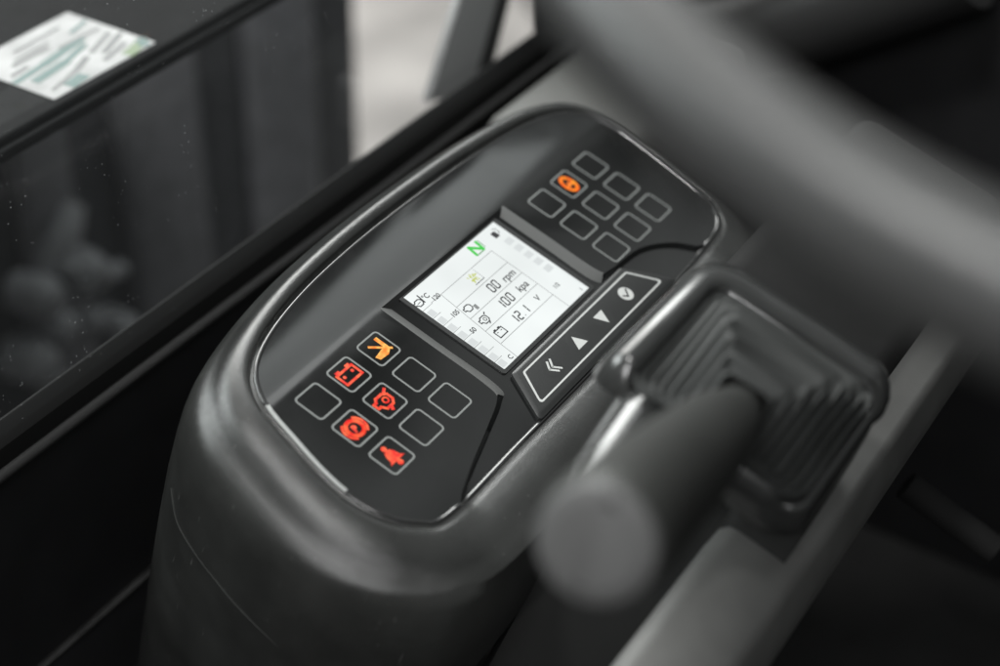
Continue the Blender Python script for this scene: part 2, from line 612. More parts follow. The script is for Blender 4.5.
# ---- the smoked window, with pods either side of a sunk middle
cv = [Vector(p) for p in LOUT]
edges = [(i, (i + 1) % NL) for i in range(NL)]
H = [lens_h(p.x, p.y) for p in LOUT]
def near_outline(x, y):
    return min(range(NL), key=lambda i: (LOUT[i] - Vector((x, y))).length)
def add_line(pts, hs, ends=(None, None)):
    idx = []
    if ends[0] is not None:
        idx.append(near_outline(*ends[0]))
    for p, h in zip(pts, hs):
        cv.append(Vector(p))
        H.append(h)
        idx.append(len(cv) - 1)
    if ends[1] is not None:
        idx.append(near_outline(*ends[1]))
    for a, b in zip(idx, idx[1:]):
        edges.append((a, b))
    return idx
D = -2.0
lt = catmull([(-46.5, 30.8), (-46.6, 5), (-46.8, -25), (-50.5, -31.2), (-66, -36.6), (-86, -42.6), (-100, -47.5)], 5, False)
lb = catmull([(-42.2, 28.2), (-42.3, 3), (-42.5, -27), (-48.6, -33.0), (-65.2, -38.4), (-85.4, -44.3), (-98, -48.6)], 5, False)
rt = catmull([(46.5, 30.8), (46.6, 5), (46.8, -21), (52, -25.0), (76, -27.5), (92, -36), (100, -45.5)], 5, False)
rb = catmull([(42.2, 28.2), (42.3, 3), (42.5, -23), (50.5, -26.8), (75.2, -29.2), (90.6, -37), (98, -46.4)], 5, False)
iLT = add_line([tuple(p) for p in lt], [0.0] * len(lt), (None, (-105, -50.3)))
iLB = add_line([tuple(p) for p in lb], [D] * len(lb), (None, (-101.5, -50.3)))
iRT = add_line([tuple(p) for p in rt], [0.0] * len(rt), (None, (105, -48.6)))
iRB = add_line([tuple(p) for p in rb], [D] * len(rb), (None, (101.5, -48.9)))
H[iLT[0]] = H[iRT[0]] = brow(30.8)
edges += [(iLT[0], iRT[0]), (iLB[0], iRB[0])]
il = add_line([(-52, 29.0)], [0.0], ((-123.5, 29.0), None))
edges.append((il[-1], iLT[0]))
ir = add_line([(52, 29.0)], [0.0], ((140, 29.0), None))
edges.append((ir[-1], iRT[0]))
def inside(x, y):
    return all((Vector((x, y)) - LOUT[i]).dot(NRM[i]) < -1.5 for i in range(0, NL, 2) if (Vector((x, y)) - LOUT[i]).length < 25)
for yy in (33, 37, 41, 45, 49, 53, 57):
    for k_ in range(-24, 28):
        xx = k_ * 5.0 + (2.5 if yy % 8 == 5 else 0)
        if inside(xx, yy):
            cv.append(Vector((xx, yy)))
            H.append(brow(yy))
res = delaunay_2d_cdt([Vector((v.x, v.y)) for v in cv], edges, [], 1, 1e-4)
bm = B()
vmap = []
orig = res[3]
for k, v in enumerate(res[0]):
    src = orig[k][0] if orig[k] else None
    vmap.append(bm.verts.new((v.x, v.y, H[src] if src is not None else 0.0)))
for f in res[2]:
    try:
        bm.faces.new([vmap[i] for i in f])
    except ValueError:
        pass
bmesh.ops.recalc_face_normals(bm, faces=bm.faces)
if sum(f.normal.z for f in bm.faces) < 0:
    bmesh.ops.reverse_faces(bm, faces=bm.faces)
cpart('smoked_window', bm, LENS, sharp=6)

# thin glossy edge of the window
o1 = [(p.x, p.y) for p in LOUT]
bm = B()
lp = []
for off_, z in ((-1.6, 0.05), (-1.2, 0.55), (-0.3, 0.7), (0.4, 0.3), (0.5, -0.8)):
    lp.append([(LOUT[i].x + NRM[i].x * off_, LOUT[i].y + NRM[i].y * off_, z + lens_h(LOUT[i].x, LOUT[i].y)) for i in range(NL)])
loft(bm, lp)
cpart('window_edge', bm, LENS_EDGE, sharp=60)

# two silver strips standing for a reflection on the window's bevelled near edge
def edge_glint(i0, i1):
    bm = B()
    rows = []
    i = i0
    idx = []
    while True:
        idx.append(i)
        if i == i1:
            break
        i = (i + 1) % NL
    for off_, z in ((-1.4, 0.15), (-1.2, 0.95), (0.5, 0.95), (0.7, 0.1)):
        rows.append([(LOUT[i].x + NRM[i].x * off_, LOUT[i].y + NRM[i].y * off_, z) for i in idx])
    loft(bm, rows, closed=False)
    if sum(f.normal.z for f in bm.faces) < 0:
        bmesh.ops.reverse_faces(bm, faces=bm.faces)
    cpart('edge_glint', bm, GLINT, sharp=20)
def oi(x, y):
    return near_outline(x, y)
edge_glint(oi(-123, 29.5), oi(-131.2, 3.0))
edge_glint(oi(-131.6, 1.4), oi(-133, -15.5))

# chamfer bars facing the screen
def bar(pt, pb, i0, i1, x_push):
    bm = B()
    n = len(pt)
    a, b = [], []
    for i in range(i0, i1):
        a.append((pt[i].x, pt[i].y, 0.12 + (brow(30.8) if i == 0 else 0)))
        b.append((pb[i].x, pb[i].y, D + 0.12))
    a2 = [(p[0] - x_push * 0.9, p[1], 0.02) for p in a]
    loft(bm, [a2, a, b], closed=False)
    if sum(f.normal.z for f in bm.faces) < 0:
        bmesh.ops.reverse_faces(bm, faces=bm.faces)
    cpart('chamfer_bar', bm, CHAMFER, sharp=50)
bar(lt, lb, 0, 14, 1)
bar(rt, rb, 0, 13, -1)

# ---- the screen, sunk in the middle
SCZ = D + 0.25
def sx(x):
    return x * 1.0036 + 1.8
def sy(y):
    return y * 1.0036 + 0.6
bm = B()
ring(bm, rrect(sx(-37.2), sy(-26.2), sx(37.2), sy(30.2), 1.5), rrect(sx(-35.0), sy(-24.5), sx(35.0), sy(28.0), 0.5), D + 0.02, D + 0.7)
frame = cpart('screen_frame', bm, KEY, sharp=30)
bm = prism(B(), [(sx(-35.0), sy(-24.5)), (sx(35.0), sy(-24.5)), (sx(35.0), sy(28.0)), (sx(-35.0), sy(28.0))], D + 0.05, SCZ)
screen = cpart('screen', bm, SCREEN, smooth=False)
Z0, Z1 = SCZ + 0.005, SCZ + 0.03
def spart(name, bm, m_):
    for v in bm.verts:
        v.co.x = sx(v.co.x)
        v.co.y = sy(v.co.y)
    return cpart(name, bm, m_, screen, smooth=False)

SEG = {'0': 'abcdef', '1': 'bc', '2': 'abged'}
def seven(bm, s, x, y, h, wd, gap, slant=0.12, t=0.70):
    cxp = x
    for ch in s:
        if ch == '.':
            prism(bm, [(cxp - 0.1, y), (cxp + 0.4, y), (cxp + 0.4, y + 0.5), (cxp - 0.1, y + 0.5)], Z0, Z1)
            cxp += gap * 0.9
            continue
        q = {'a': ((0, h), (wd, h)), 'b': ((wd, h), (wd, h / 2)), 'c': ((wd, h / 2), (wd, 0)), 'd': ((0, 0), (wd, 0)),
             'e': ((0, h / 2), (0, 0)), 'f': ((0, h), (0, h / 2)), 'g': ((0, h / 2), (wd, h / 2))}
        for k in SEG[ch]:
            (ax, ay), (bx_, by_) = q[k]
            a = Vector((cxp + ax + slant * ay, y + ay))
            b = Vector((cxp + bx_ + slant * by_, y + by_))
            d = (b - a).normalized() * 0.34
            stroke(bm, [tuple(a + d), tuple(b - d)], t, Z0, Z1)
        cxp += wd + gap
    return bm
spart('speed_reading', seven(B(), '00', -1.4, 3.2, 4.4, 2.2, 1.3), INK)
spart('pressure_reading', seven(B(), '100', -6.6, -5.3, 4.4, 2.2, 1.5), INK)
spart('voltage_reading', seven(B(), '12.1', -9.0, -14.0, 4.4, 2.2, 1.5), INK)
spart('unit_text', text_bm('rpm', 12.1, 4.4, 5.2, Z0, Z1, 0.15, 0.06), INK)
spart('unit_text', text_bm('kpa', 11.6, -3.4, 5.2, Z0, Z1, 0.15, 0.06), INK)
spart('unit_text', text_bm('V', 10.9, -11.9, 4.2, Z0, Z1, 0.15, 0.06), INK)
spart('unit_text', text_bm('°C', -26.9, 21.8, 3.6, Z0, Z1, 0.1, 0.06), INK)
for s, x, y in (('120', -23.6, 18.6), ('105', -25.0, 7.6), ('50', -26.9, -3.1)):
    spart('scale_number', text_bm(s, x, y, 3.3, Z0, Z1, 0.1, 0.06), INK)
spart('scale_letter', text_bm('C', -26.8, -22.4, 3.2, Z0, Z1, 0, 0.05), INK)
spart('scale_number', text_bm('1/2', 24.3, -13.6, 3.0, Z0, Z1, 0, 0.05), INK)
spart('scale_letter', text_bm('E', 31.5, -22.4, 2.2, Z0, Z1), INK)
# gear letter N, green with a darker underside
bm = B()
stroke(bm, [(11.6, 21.2), (12.2, 26.0)], 1.5, Z0, Z1)
stroke(bm, [(12.2, 26.0), (17.2, 21.2)], 1.6, Z0, Z1 - 0.008)
stroke(bm, [(17.2, 21.2), (17.8, 26.0)], 1.5, Z0, Z1 - 0.004)
spart('gear_letter', bm, GREEN)
bm = B()
stroke(bm, [(11.4, 20.6), (17.0, 20.7)], 0.5, Z0, Z1 - 0.012)
stroke(bm, [(18.9, 21.4), (19.2, 25.8)], 0.4, Z0, Z1 - 0.016)
spart('gear_letter_shade', bm, GREEND)
# little leaf mark
bm = B()
for k in range(26):
    a = random.uniform(0, 2 * math.pi)
    r = random.uniform(0.4, 2.7)
    px, py = -1.2 + r * math.cos(a), 14.4 + 0.8 * r * math.sin(a)
    b = a + random.uniform(-0.7, 0.7)
    stroke(bm, [(px, py), (px + 0.9 * math.cos(b), py + 0.9 * math.sin(b))], 0.42, Z0, Z1 + 0.0006 * k)
spart('leaf_mark', bm, OLIVE)
bm = B()
stroke(bm, [(-3.8, 11.0), (2.6, 11.0)], 0.35, Z0, Z1)
stroke(bm, [(2.6, 11.0), (2.8, 17.3)], 0.16, Z0, Z1 - 0.004)
spart('leaf_mark_frame', bm, INK)
# table lines
bm = B()
for k, (a, b) in enumerate((((-21.2, 18.1), (19, 18.1)), ((-21.4, 9.3), (18.6, 9.3)), ((-22, 1.4), (18.4, 1.4)), ((-23, -7.0), (18.3, -7.0)),
             ((-23.6, -15.4), (18.2, -15.4)), ((-20.6, 18.1), (-24.0, -15.4)), ((19.0, 18.1), (18.2, -24)), ((-24, -15.4), (-24.5, -24.3)),
             ((-27.8, 18.1), (-21, 18.1)))):
    stroke(bm, [a, b], 0.30, Z0, Z1 - 0.002 * k)
spart('table_lines', bm, INKL)
# left scale
bm = B()
for k, y in enumerate((17.7, 12.3, 7.0, 1.8, -3.6, -9.0, -14.2, -19.4)):
    stroke(bm, [(-34.8, y), (-29.2 + (1.6 if k % 2 == 0 else 0), y)], 0.26, Z0, Z1)
spart('scale_ticks', bm, INKL)
bm = B()
for k, y in enumerate((14.3, 9.0, 3.8, -1.6, -6.9, -12.2, -17.4, -22.0)):
    prism(bm, [(-34.2, y - 1.6), (-30.6, y - 1.6), (-30.6, y + 1.9), (-34.2, y + 1.9)], Z0, Z1 - 0.01)
spart('temperature_bars', bm, INKB)
bm = B()
for k, y in enumerate((16.1, 10.8, 5.5, 0.2, -5.2)):
    prism(bm, [(28.4, y - 1.7), (32.9, y - 1.7), (32.9, y + 1.7), (28.4, y + 1.7)], Z0, Z1 - 0.01)
spart('fuel_bars', bm, INKB)
# small pictograms on the screen
bm = B()
prism(bm, [(27.2, 20.9), (30.2, 20.9), (30.2, 24.3), (27.2, 24.3)], Z0, Z1)
stroke(bm, [(30.6, 22.0), (31.8, 22.4), (31.9, 24.8), (30.4, 25.6)], 0.3, Z0, Z1 - 0.004)
spart('fuel_mark', bm, INK)
def engine_outline(x, y, s):
    return [(x + s * a, y + s * b) for a, b in ((-3.2, -0.6), (-2.2, -0.6), (-1.3, -2.0), (1.2, -2.0), (2.4, -0.9), (2.4, 1.0), (1.2, 1.9), (-1.3, 1.9), (-2.2, 1.0), (-3.2, 1.0))]
bm = B()
stroke(bm, engine_outline(-32.0, 21.6, 0.85), 0.55, Z0, Z1, True)
stroke(bm, [(-29.2, 24.6), (-29.6, 20.2)], 0.7, Z0, Z1 - 0.004)
stroke(bm, [(-33, 21.4), (-31, 21.6)], 0.3, Z0, Z1 - 0.006)
spart('temperature_mark', bm, INK)
bm = B()
stroke(bm, engine_outline(-17.8, 5.6, 0.85), 0.55, Z0, Z1, True)
for k in range(3):
    stroke(bm, [(-15.2 + 0.62 * k, 2.5), (-14.9 + 0.62 * k, 4.9)], 0.42, Z0, Z1 - 0.002 * k)
spart('engine_mark', bm, INK)
bm = B()
stroke(bm, engine_outline(-17.8, -2.9, 0.95), 0.55, Z0, Z1, True)
stroke(bm, circ(-17.4, -2.9, 0.85, 10), 0.36, Z0, Z1 - 0.004, True)
stroke(bm, [(-15.4, -1.0), (-14.4, -0.3)], 0.6, Z0, Z1 - 0.006)
stroke(bm, [(-17.5, -5.8), (-16.6, -5.0)], 0.6, Z0, Z1 - 0.008)
spart('oil_mark', bm, INK)
bm = B()
stroke(bm, [(-21.0, -13.6), (-15.6, -13.6), (-15.6, -9.9), (-21.0, -9.9)], 0.55, Z0, Z1, True)
stroke(bm, [(-20.2, -9.4), (-19.2, -9.4)], 0.7, Z0, Z1 - 0.004)
stroke(bm, [(-17.4, -9.4), (-16.4, -9.4)], 0.7, Z0, Z1 - 0.006)
stroke(bm, [(-19.9, -11.1), (-19.3, -11.1)], 0.4, Z0, Z1 - 0.008)
stroke(bm, [(-17.3, -11.1), (-16.7, -11.1)], 0.4, Z0, Z1 - 0.009)
spart('battery_mark', bm, INK)

# ---- keypad under the screen
KZ0, KZ1 = D + 0.05, 0.35
kp = rpoly([(-32.6, -28.4), (57.4, -28.4), (72.0, -48.2), (-44.4, -48.2)], 1.6)
kpb = rpoly([(-33.8, -27.6), (58.0, -27.6), (74.0, -49.9), (-46.0, -49.9)], 1.8)
bm = B()
kin = rpoly([(-31.9, -29.0), (57.0, -29.0), (70.8, -47.7), (-43.3, -47.7)], 1.5)
loft(bm, [[(x, y, KZ0) for x, y in kpb], [(x, y, KZ1 - 0.7) for x, y in kpb], [(x, y, KZ1 - 0.15) for x, y in kp], [(x, y, KZ1) for x, y in kin]], True, False, True)
keypad = cpart('keypad', bm, KEY, sharp=25)
bm = B()
ring(bm, rpoly([(-30.2, -30.6), (57.0, -30.8), (66.4, -45.8), (-39.0, -45.5)], 1.6), rpoly([(-29.4, -31.4), (56.5, -31.6), (64.9, -45.0), (-37.5, -44.7)], 1.1), KZ1 + 0.004, KZ1 + 0.05)
cpart('printed_border', bm, PRINTW, keypad, smooth=False)
Y0, Y1 = KZ1 + 0.006, KZ1 + 0.06
def key_dome(x, y):
    bm = B()
    lo = []
    for r, z in ((5.8, 0.0), (5.2, 0.045), (4.2, 0.08), (2.5, 0.10)):
        lo.append([(px, py, KZ1 + z - 0.02) for px, py in circ(x, y, r, 32)])
    loft(bm, lo, True, False, True)
    return cpart('key', bm, KEY, keypad, sharp=60)
S0, S1 = KZ1 + 0.085, KZ1 + 0.13
k1 = key_dome(-18.2, -38.0)
bm = B()
for dx in (0, 2.3):
    pts = [(-17.6 + dx, -34.9), (-20.2 + dx, -38.0), (-17.6 + dx, -41.1)]
    stroke(bm, pts, 0.95, S0, S1 - 0.01 * dx)
cpart('chevron_symbol', bm, PRINTW, k1, smooth=False)
k2 = key_dome(3.1, -38.0)
cpart('up_arrow', prism(B(), [(3.1, -34.5), (6.8, -40.9), (-0.7, -40.9)], S0, S1), PRINTW, k2, smooth=False)
k3 = key_dome(23.9, -38.0)
cpart('down_arrow', prism(B(), [(20.3, -35.3), (27.4, -35.3), (23.9, -41.9)], S0, S1), PRINTW, k3, smooth=False)
k4 = key_dome(45.0, -38.0)
cpart('tick_disc', prism(B(), circ(45.0, -38.0, 3.7, 32), S0, S1), PRINTW, k4, smooth=False)
bm = B()
stroke(bm, [(42.9, -37.9), (44.5, -39.7), (47.3, -36.4)], 0.8, S1 + 0.004, S1 + 0.03)
cpart('tick_symbol', bm, PLD, k4, smooth=False)

# ---- warning lamps: two blocks of three by three square cells
CELL = 7.05
def icon(kind, x, y, par_):
    z0, z1 = 0.05, 0.12
    bm = B()
    m_ = RED
    if kind == 'seat':
        m_ = AMBER
        stroke(bm, [(x - 2.5, y + 3.2), (x + 4.6, y - 3.3)], 1.1, z0, z1)
        stroke(bm, [(x + 3.3, y + 3.8), (x + 3.3, y - 1.4)], 1.9, z0, z1 - 0.01)
        prism(bm, [(x - 4.8, y - 1.9), (x - 4.0, y - 4.1), (x + 0.95, y - 4.5), (x + 4.1, y - 2.9), (x + 2.2, y - 0.7)], z0, z1 - 0.02)
        nm = 'amber_lever_lamp'
    elif kind == 'battery':
        stroke(bm, [(x - 4.8, y - 3.0), (x + 4.8, y - 3.0), (x + 4.8, y + 2.6), (x - 4.8, y + 2.6)], 1.15, z0, z1, True)
        stroke(bm, [(x - 3.9, y + 3.6), (x - 2.3, y + 3.6)], 1.2, z0, z1 - 0.01)
        stroke(bm, [(x + 2.3, y + 3.6), (x + 3.9, y + 3.6)], 1.2, z0, z1 - 0.012)
        prism(bm, circ(x - 2.6, y + 0.2, 0.8, 10), z0, z1)
        prism(bm, circ(x + 2.6, y + 0.4, 0.8, 10), z0, z1)
        nm = 'red_battery_lamp'
    elif kind == 'oil':
        stroke(bm, engine_outline(x - 0.4, y + 0.1, 1.55), 1.2, z0, z1, True)
        stroke(bm, circ(x + 0.4, y + 0.1, 1.3, 12), 0.75, z0, z1 - 0.01, True)
        stroke(bm, [(x + 3.0, y + 3.0), (x + 4.6, y + 4.0)], 1.3, z0, z1 - 0.012)
        stroke(bm, [(x - 1.0, y - 4.6), (x - 0.2, y - 3.4)], 1.5, z0, z1 - 0.014)
        nm = 'red_oil_lamp'
    elif kind == 'brake':
        stroke(bm, circ(x, y, 3.6, 22), 1.7, z0, z1, True)
        for s in (-1, 1):
            arc = [(x + s * 5.3 * math.cos(math.radians(a)), y + 5.0 * math.sin(math.radians(a))) for a in range(-52, 53, 13)]
            stroke(bm, arc, 1.0, z0, z1 - 0.01, False)
        stroke(bm, [(x - 1.0, y - 1.6), (x - 0.6, y + 1.2)], 1.0, z0, z1 - 0.02)
        prism(bm, circ(x - 0.1, y + 0.5, 1.2, 12), z0, z1 - 0.015)
        nm = 'red_brake_lamp'
    elif kind == 'bell':
        prism(bm, [(x - 4.4, y - 2.9), (x + 4.4, y - 2.9), (x + 3.0, y - 1.6), (x + 2.5, y + 1.0), (x + 1.5, y + 2.6), (x - 1.5, y + 2.6), (x - 2.5, y + 1.0), (x - 3.0, y - 1.6)], z0, z1)
        prism(bm, circ(x, y + 4.0, 1.25, 12), z0, z1 - 0.01)
        stroke(bm, [(x, y + 3.2), (x, y + 2.2)], 1.6, z0, z1 - 0.012)
        prism(bm, circ(x, y - 4.1, 1.35, 12), z0, z1 - 0.014)
        nm = 'red_bell_lamp'
    else:
        m_ = ORANGE
        stroke(bm, circ(x, y, 3.0, 22, 4.5), 1.6, z0, z1, True)
        prism(bm, circ(x + 0.3, y + 0.2, 1.0, 12), z0, z1 - 0.01)
        stroke(bm, [(x - 2.4, y - 1.0), (x + 2.4, y - 0.6)], 1.0, z0, z1 - 0.012)
        nm = 'orange_engine_lamp'
    return cpart(nm, bm, m_, par_, smooth=False)
WHICH = {(-1, 1, 0): 'seat', (-1, 0, 0): 'battery', (-1, 1, 1): None}
ICONS = {(-1, 2, 0): 'seat', (-1, 1, 0): 'battery', (-1, 1, 1): 'oil', (-1, 0, 1): 'brake', (-1, 0, 2): 'bell', (1, 1, 0): 'engine'}
def cell_frame(x, y):
    bm = B()
    ring(bm, rrect(x - CELL, y - CELL, x + CELL, y + CELL, 2.0), rrect(x - CELL + 0.75, y - CELL + 0.75, x + CELL - 0.75, y + CELL - 0.75, 1.35), 0.03, 0.09)
    return bm
for side in (-1, 1):
    for i in range(3):
        for j in range(3):
            x = side * 85.7 + (i - 1) * 20.0
            y = (1 - j) * 18.0
            f = cpart('lamp_cell', cell_frame(x, y), PRINT, smooth=False)
            kd = ICONS.get((side, i, j))
            if kd:
                f['label'] = 'lit warning lamp cell'
                icon(kd, x, y, f)

# ================================================================== LEVER CONSOLE beside it
lever_console = thing('lever_console', 'dark grey lever console with satin bezel running along the right of the instrument console',
                      'lever console', tuple(RX @ Vector((0, -130, -BASE))), TILT)
def lpart(name, bm, m_, parent=None, **k):
    return obj(name, bm, m_, lever_console if parent is None else parent, off=(0, 130, BASE) if parent is None else (0, 0, 0), **k)
# raised lever housing
out_pts = rpoly([(-161, -87), (-36, -75), (-20, -80), (-20, -158), (-93, -159), (-104, -147), (-108, -118), (-161, -116)], 15, 8)
def inset(pts, d):
    n = len(pts)
    res_ = []
    for i in range(n):
        t = Vector(pts[(i + 1) % n]) - Vector(pts[i - 1])
        nn = Vector((t.y, -t.x)).normalized()
        p = Vector(pts[i]) + nn * d
        res_.append((p.x, p.y))
    return res_
HZ = 66.0
a_ = sum(out_pts[i][0] * out_pts[(i + 1) % len(out_pts)][1] - out_pts[(i + 1) % len(out_pts)][0] * out_pts[i][1] for i in range(len(out_pts)))
if a_ < 0:
    out_pts = out_pts[::-1]
lv = []
for d, z in ((2, -150), (1.5, 40), (0.8, 66), (0, 78), (-0.8, 85), (-2.2, 90.5), (-4.2, 94.8), (-6.8, 97.6), (-9.5, 99.3), (-12, 99.9), (-12.8, 100)):
    lv.append([(max(x, -78 - max(0.0, z - 70) * 3) if z < 92 else x, y, z) for x, y in inset(out_pts, d)])
bm = loft(B(), lv, True, False, True)
lpart('lever_housing', bm, SATIN, sharp=120)
# bezel round the boot
bo = rrect(-102, -153.5, -36, -84, 7, 8)
bz = []
for d, z in ((13, 88), (12, 95), (10, 99.6), (7, 103), (4, 104.6), (1, 104.4), (-0.8, 102.6), (-1.6, 99), (-2.0, 94)):
    row = []
    for i_, (x, y) in enumerate(bo):
        tg = Vector(bo[(i_ + 1) % len(bo)]) - Vector(bo[i_ - 1])
        nn = Vector((tg.y, -tg.x)).normalized()
        wgt = (1.0 - 1.0 * max(0.0, -nn.x) ** 1.2) * (1.0 - 0.72 * max(0.0, -nn.y) ** 1.2)        # the frame dies away on the operator's side
        wd = wgt * (1.0 + 0.75 * max(0.0, nn.x) ** 1.5)
        row.append((x + nn.x * d * wd, y + nn.y * d * wd, 94 + (z - 94) * wgt))
    bz.append(row)
lpart('boot_bezel', loft(B(), bz), SATIN, sharp=50)
# long arm towards the operator
bm = B()
yl, yr = -133.5, -176.0
prof = [(-131.5, -120), (-133, 30), (-134.5, 43), (-137, 46.5), (-141, 47.5), (-164, 47.5), (-166.5, 46.5), (-168.5, 43.5), (-174, 28), (-176.5, 20), (-177, -150)]
lo = []
for x in (-330, -200, -60, 60, 190):
    lo.append([(x, y, z) for y, z in prof])
loft(bm, lo, closed=False)
lpart('side_rail', bm, RAIL, sharp=50)
# sheet edge under the housing
bm = B()
box(bm, (-6, -152, -120), (190, -70, 54), 10, 4)
lpart('rear_cover', bm, PLD, sharp=50)  # made black to carry the shadow of the steering wheel

# ---- the lever with its bellows boot
tip = Vector((-242, -174, 140))                 # in the cab's frame
inv = RX.inverted()
tip_p = inv @ tip
root_p = Vector((-73, -120.5, 107))
lever = thing('control_lever', 'thick round ended control lever leaning out of a pleated rubber boot',
              'lever', tuple(RX @ root_p), TILT)
def vpart(name, bm, m_, parent=None, **k):
    for v in bm.verts:
        v.co -= root_p
    return obj(name, bm, m_, lever, **k)
ax = (tip_p - root_p)
LN = ax.length
ax.normalize()
# pleated boot: square sections shrinking towards the lever while following its lean
bl = []
NP = 7
H0 = 36.0
bo_r = rrect(-29, -32, H0, H0, 7, 6)
steps = NP * 10
for s in range(steps + 1):
    t = s / steps
    ph = (t * NP) % 1.0
    base_sc = 0.33 + 0.67 * (1 - t) ** 1.15
    # each pleat: a rounded ridge, then a tuck under the next one
    fold = math.sin(2 * math.pi * ph)
    sc = base_sc + 0.029 * fold
    ctr = Vector((-72.5, -120.5, 99)).lerp(root_p + ax * 44, t) + Vector((0, 0, 1.6 * math.cos(2 * math.pi * ph) + 4 * math.sin(math.pi * t)))
    q = Vector((0, 0, 1)).lerp(ax, 0.75 * t).normalized()
    rot = Vector((0, 0, 1)).rotation_difference(q).to_matrix()
    lp_ = []
    for n_, (x, y) in enumerate(bo_r):
        v = Vector((x * sc, y * sc, 0))
        rr = v.length
        if t > 0.5:
            v = v.lerp(v / rr * H0 * sc, (t - 0.5) / 0.5 * 0.9)
        wob = 0.35 * math.sin(n_ * 0.9 + t * 17) + 0.3 * math.sin(n_ * 0.37 - t * 9)
        lp_.append(ctr + rot @ (v + Vector((0, 0, wob))))
    bl.append(lp_)
# the boot turns in and dips to a dark collar round the grip
last = bl[-1]
cc = sum(last, Vector()) / len(last)
for k_, push in ((0.93, 0.8), (0.86, 0.0), (0.80, -3.0), (0.74, -8.0)):
    bl.append([cc + (p - cc) * k_ + ax * push for p in last])
bm = loft(B(), bl, True, False, True)
vpart('rubber_boot', bm, RUBBER, sharp=70)
# grip, a turned handle that swells to its flat end
path = []
rad = []
for t, r in ((0.16, 8.5), (0.24, 8.8), (0.30, 10.5), (0.36, 12.4), (0.45, 13.6), (0.56, 14.6), (0.70, 15.6), (0.85, 16.6), (0.93, 17.0), (0.97, 16.7), (0.99, 15.9), (1.0, 14.8)):
    path.append(root_p + ax * (LN * t))
    rad.append(r)
vpart('grip', tube(B(), path, rad, 40), GRIP, sharp=40)
path = [root_p + ax * (LN + e_) for e_ in (-0.4, 1.2, 2.0, 2.2, 1.7, 1.5)]
vpart('end_cap', tube(B(), path, [15.2, 15.0, 14.0, 11.0, 9.0, 5.0], 40), CAP, sharp=50)

# ================================================================== STEERING WHEEL
wn = Vector((-0.342, 0, 0.940))
wc = Vector((-98.8, -288.6, 339.8))
WR = 200.8
wheel = thing('steering_wheel', 'grey steering wheel rim crossing the top right corner, close to the viewer', 'steering wheel',
              tuple(wc - wn * 60), 0.0)
wo = wc - wn * 60
e1 = Vector((0, 1, 0))
e2 = wn.cross(e1)
def wpart(name, bm, m_, **k):
    for v in bm.verts:
        v.co -= wo
    return obj(name, bm, m_, wheel, **k)
bm = B()
lps = []
NB, NS = 120, 28
V = []
for i in range(NB):
    a = 2 * math.pi * i / NB
    dirr = e1 * math.cos(a) + e2 * math.sin(a)
    V.append([bm.verts.new(wc + dirr * (WR + 12.2 * math.cos(2 * math.pi * j / NS)) + wn * 12.2 * math.sin(2 * math.pi * j / NS)) for j in range(NS)])
for i in range(NB):
    for j in range(NS):
        bm.faces.new((V[i][j], V[(i + 1) % NB][j], V[(i + 1) % NB][(j + 1) % NS], V[i][(j + 1) % NS]))
bmesh.ops.recalc_face_normals(bm, faces=bm.faces)
wpart('rim', bm, WHEEL, sharp=60)
for a in (90, 210, 330):
    dd = e1 * math.cos(math.radians(a)) + e2 * math.sin(math.radians(a))
    wpart('spoke', tube(B(), [wc - wn * 26 + dd * 30, wc - wn * 22 + dd * 80, wc - wn * 8 + dd * 150, wc + dd * (WR - 4)], [12, 9, 8, 8], 16), PLD)
lo = []
for r, z in ((18, -60), (30, -58), (44, -40), (46, -22), (42, -10), (30, -5), (10, -3)):
    lo.append([wc + wn * z + (e1 * math.cos(2 * math.pi * j / 40) + e2 * math.sin(2 * math.pi * j / 40)) * r for j in range(40)])
wpart('hub', loft(B(), lo, True, True, True), PLD)
path = [wc - wn * 58, wc - wn * 200, wc - wn * 420, wc - wn * 700]
wpart('column', tube(B(), path, [26, 30, 38, 40], 28), PLD)

# ================================================================== CAB SIDE: window, seal, door panel
WY = 147.0
win = thing('side_window', 'dusty cab side window in a black rubber seal behind the console', 'window', (0, WY, -42))
def wnp(name, bm, m_, **k):
    for v in bm.verts:
        v.co -= Vector((0, WY, -42))
    return obj(name, bm, m_, win, **k)
wnp('glass', box(B(), (-700, WY, -50), (1100, WY + 4, 640)), GLASS, smooth=False)
bm = B()
prof = [(WY + 7, -56), (WY + 7, -38), (WY + 4.5, -36.5), (WY - 0.5, -40.5), (WY - 2.6, -43), (WY - 3.0, -47), (WY - 3.0, -51.5), (WY, -56)]
loft(bm, [[(x, y, z) for y, z in prof] for x in (-720, 1120)], True, True, True)
wnp('rubber_seal', bm, SEAL, sharp=25)
door = thing('door_panel', 'black lower cab panel with scuffed ledge below the side window', 'cab panel', (0, WY, -440))
def dp(name, bm, m_, **k):
    for v in bm.verts:
        v.co -= Vector((0, WY, -440))
    return obj(name, bm, m_, door, **k)
bm = B()
prof = [(WY, -52.2), (WY - 3.6, -52.2), (WY - 5.2, -53.0), (WY - 6.0, -54.6), (WY - 5.6, -56.6), (WY - 3.6, -58.6), (WY, -60)]
loft(bm, [[(x, y, z) for y, z in prof] for x in (-720, 1120)], True, True, True)
dp('sill_lip', bm, LIP, sharp=60)
dp('upper_skin', box(B(), (-720, WY - 2, -170), (1120, WY + 8, -60.3)), DOOR, smooth=False)
dp('lower_skin', box(B(), (-720, WY - 5, -440), (1120, WY + 6, -170.3), 2, 3), DOOR, sharp=50)
dp('scuffed_ledge', box(B(), (-720, WY - 6.1, -172), (1120, WY - 2.3, -169.6), 0.8, 2), WORN, sharp=50)

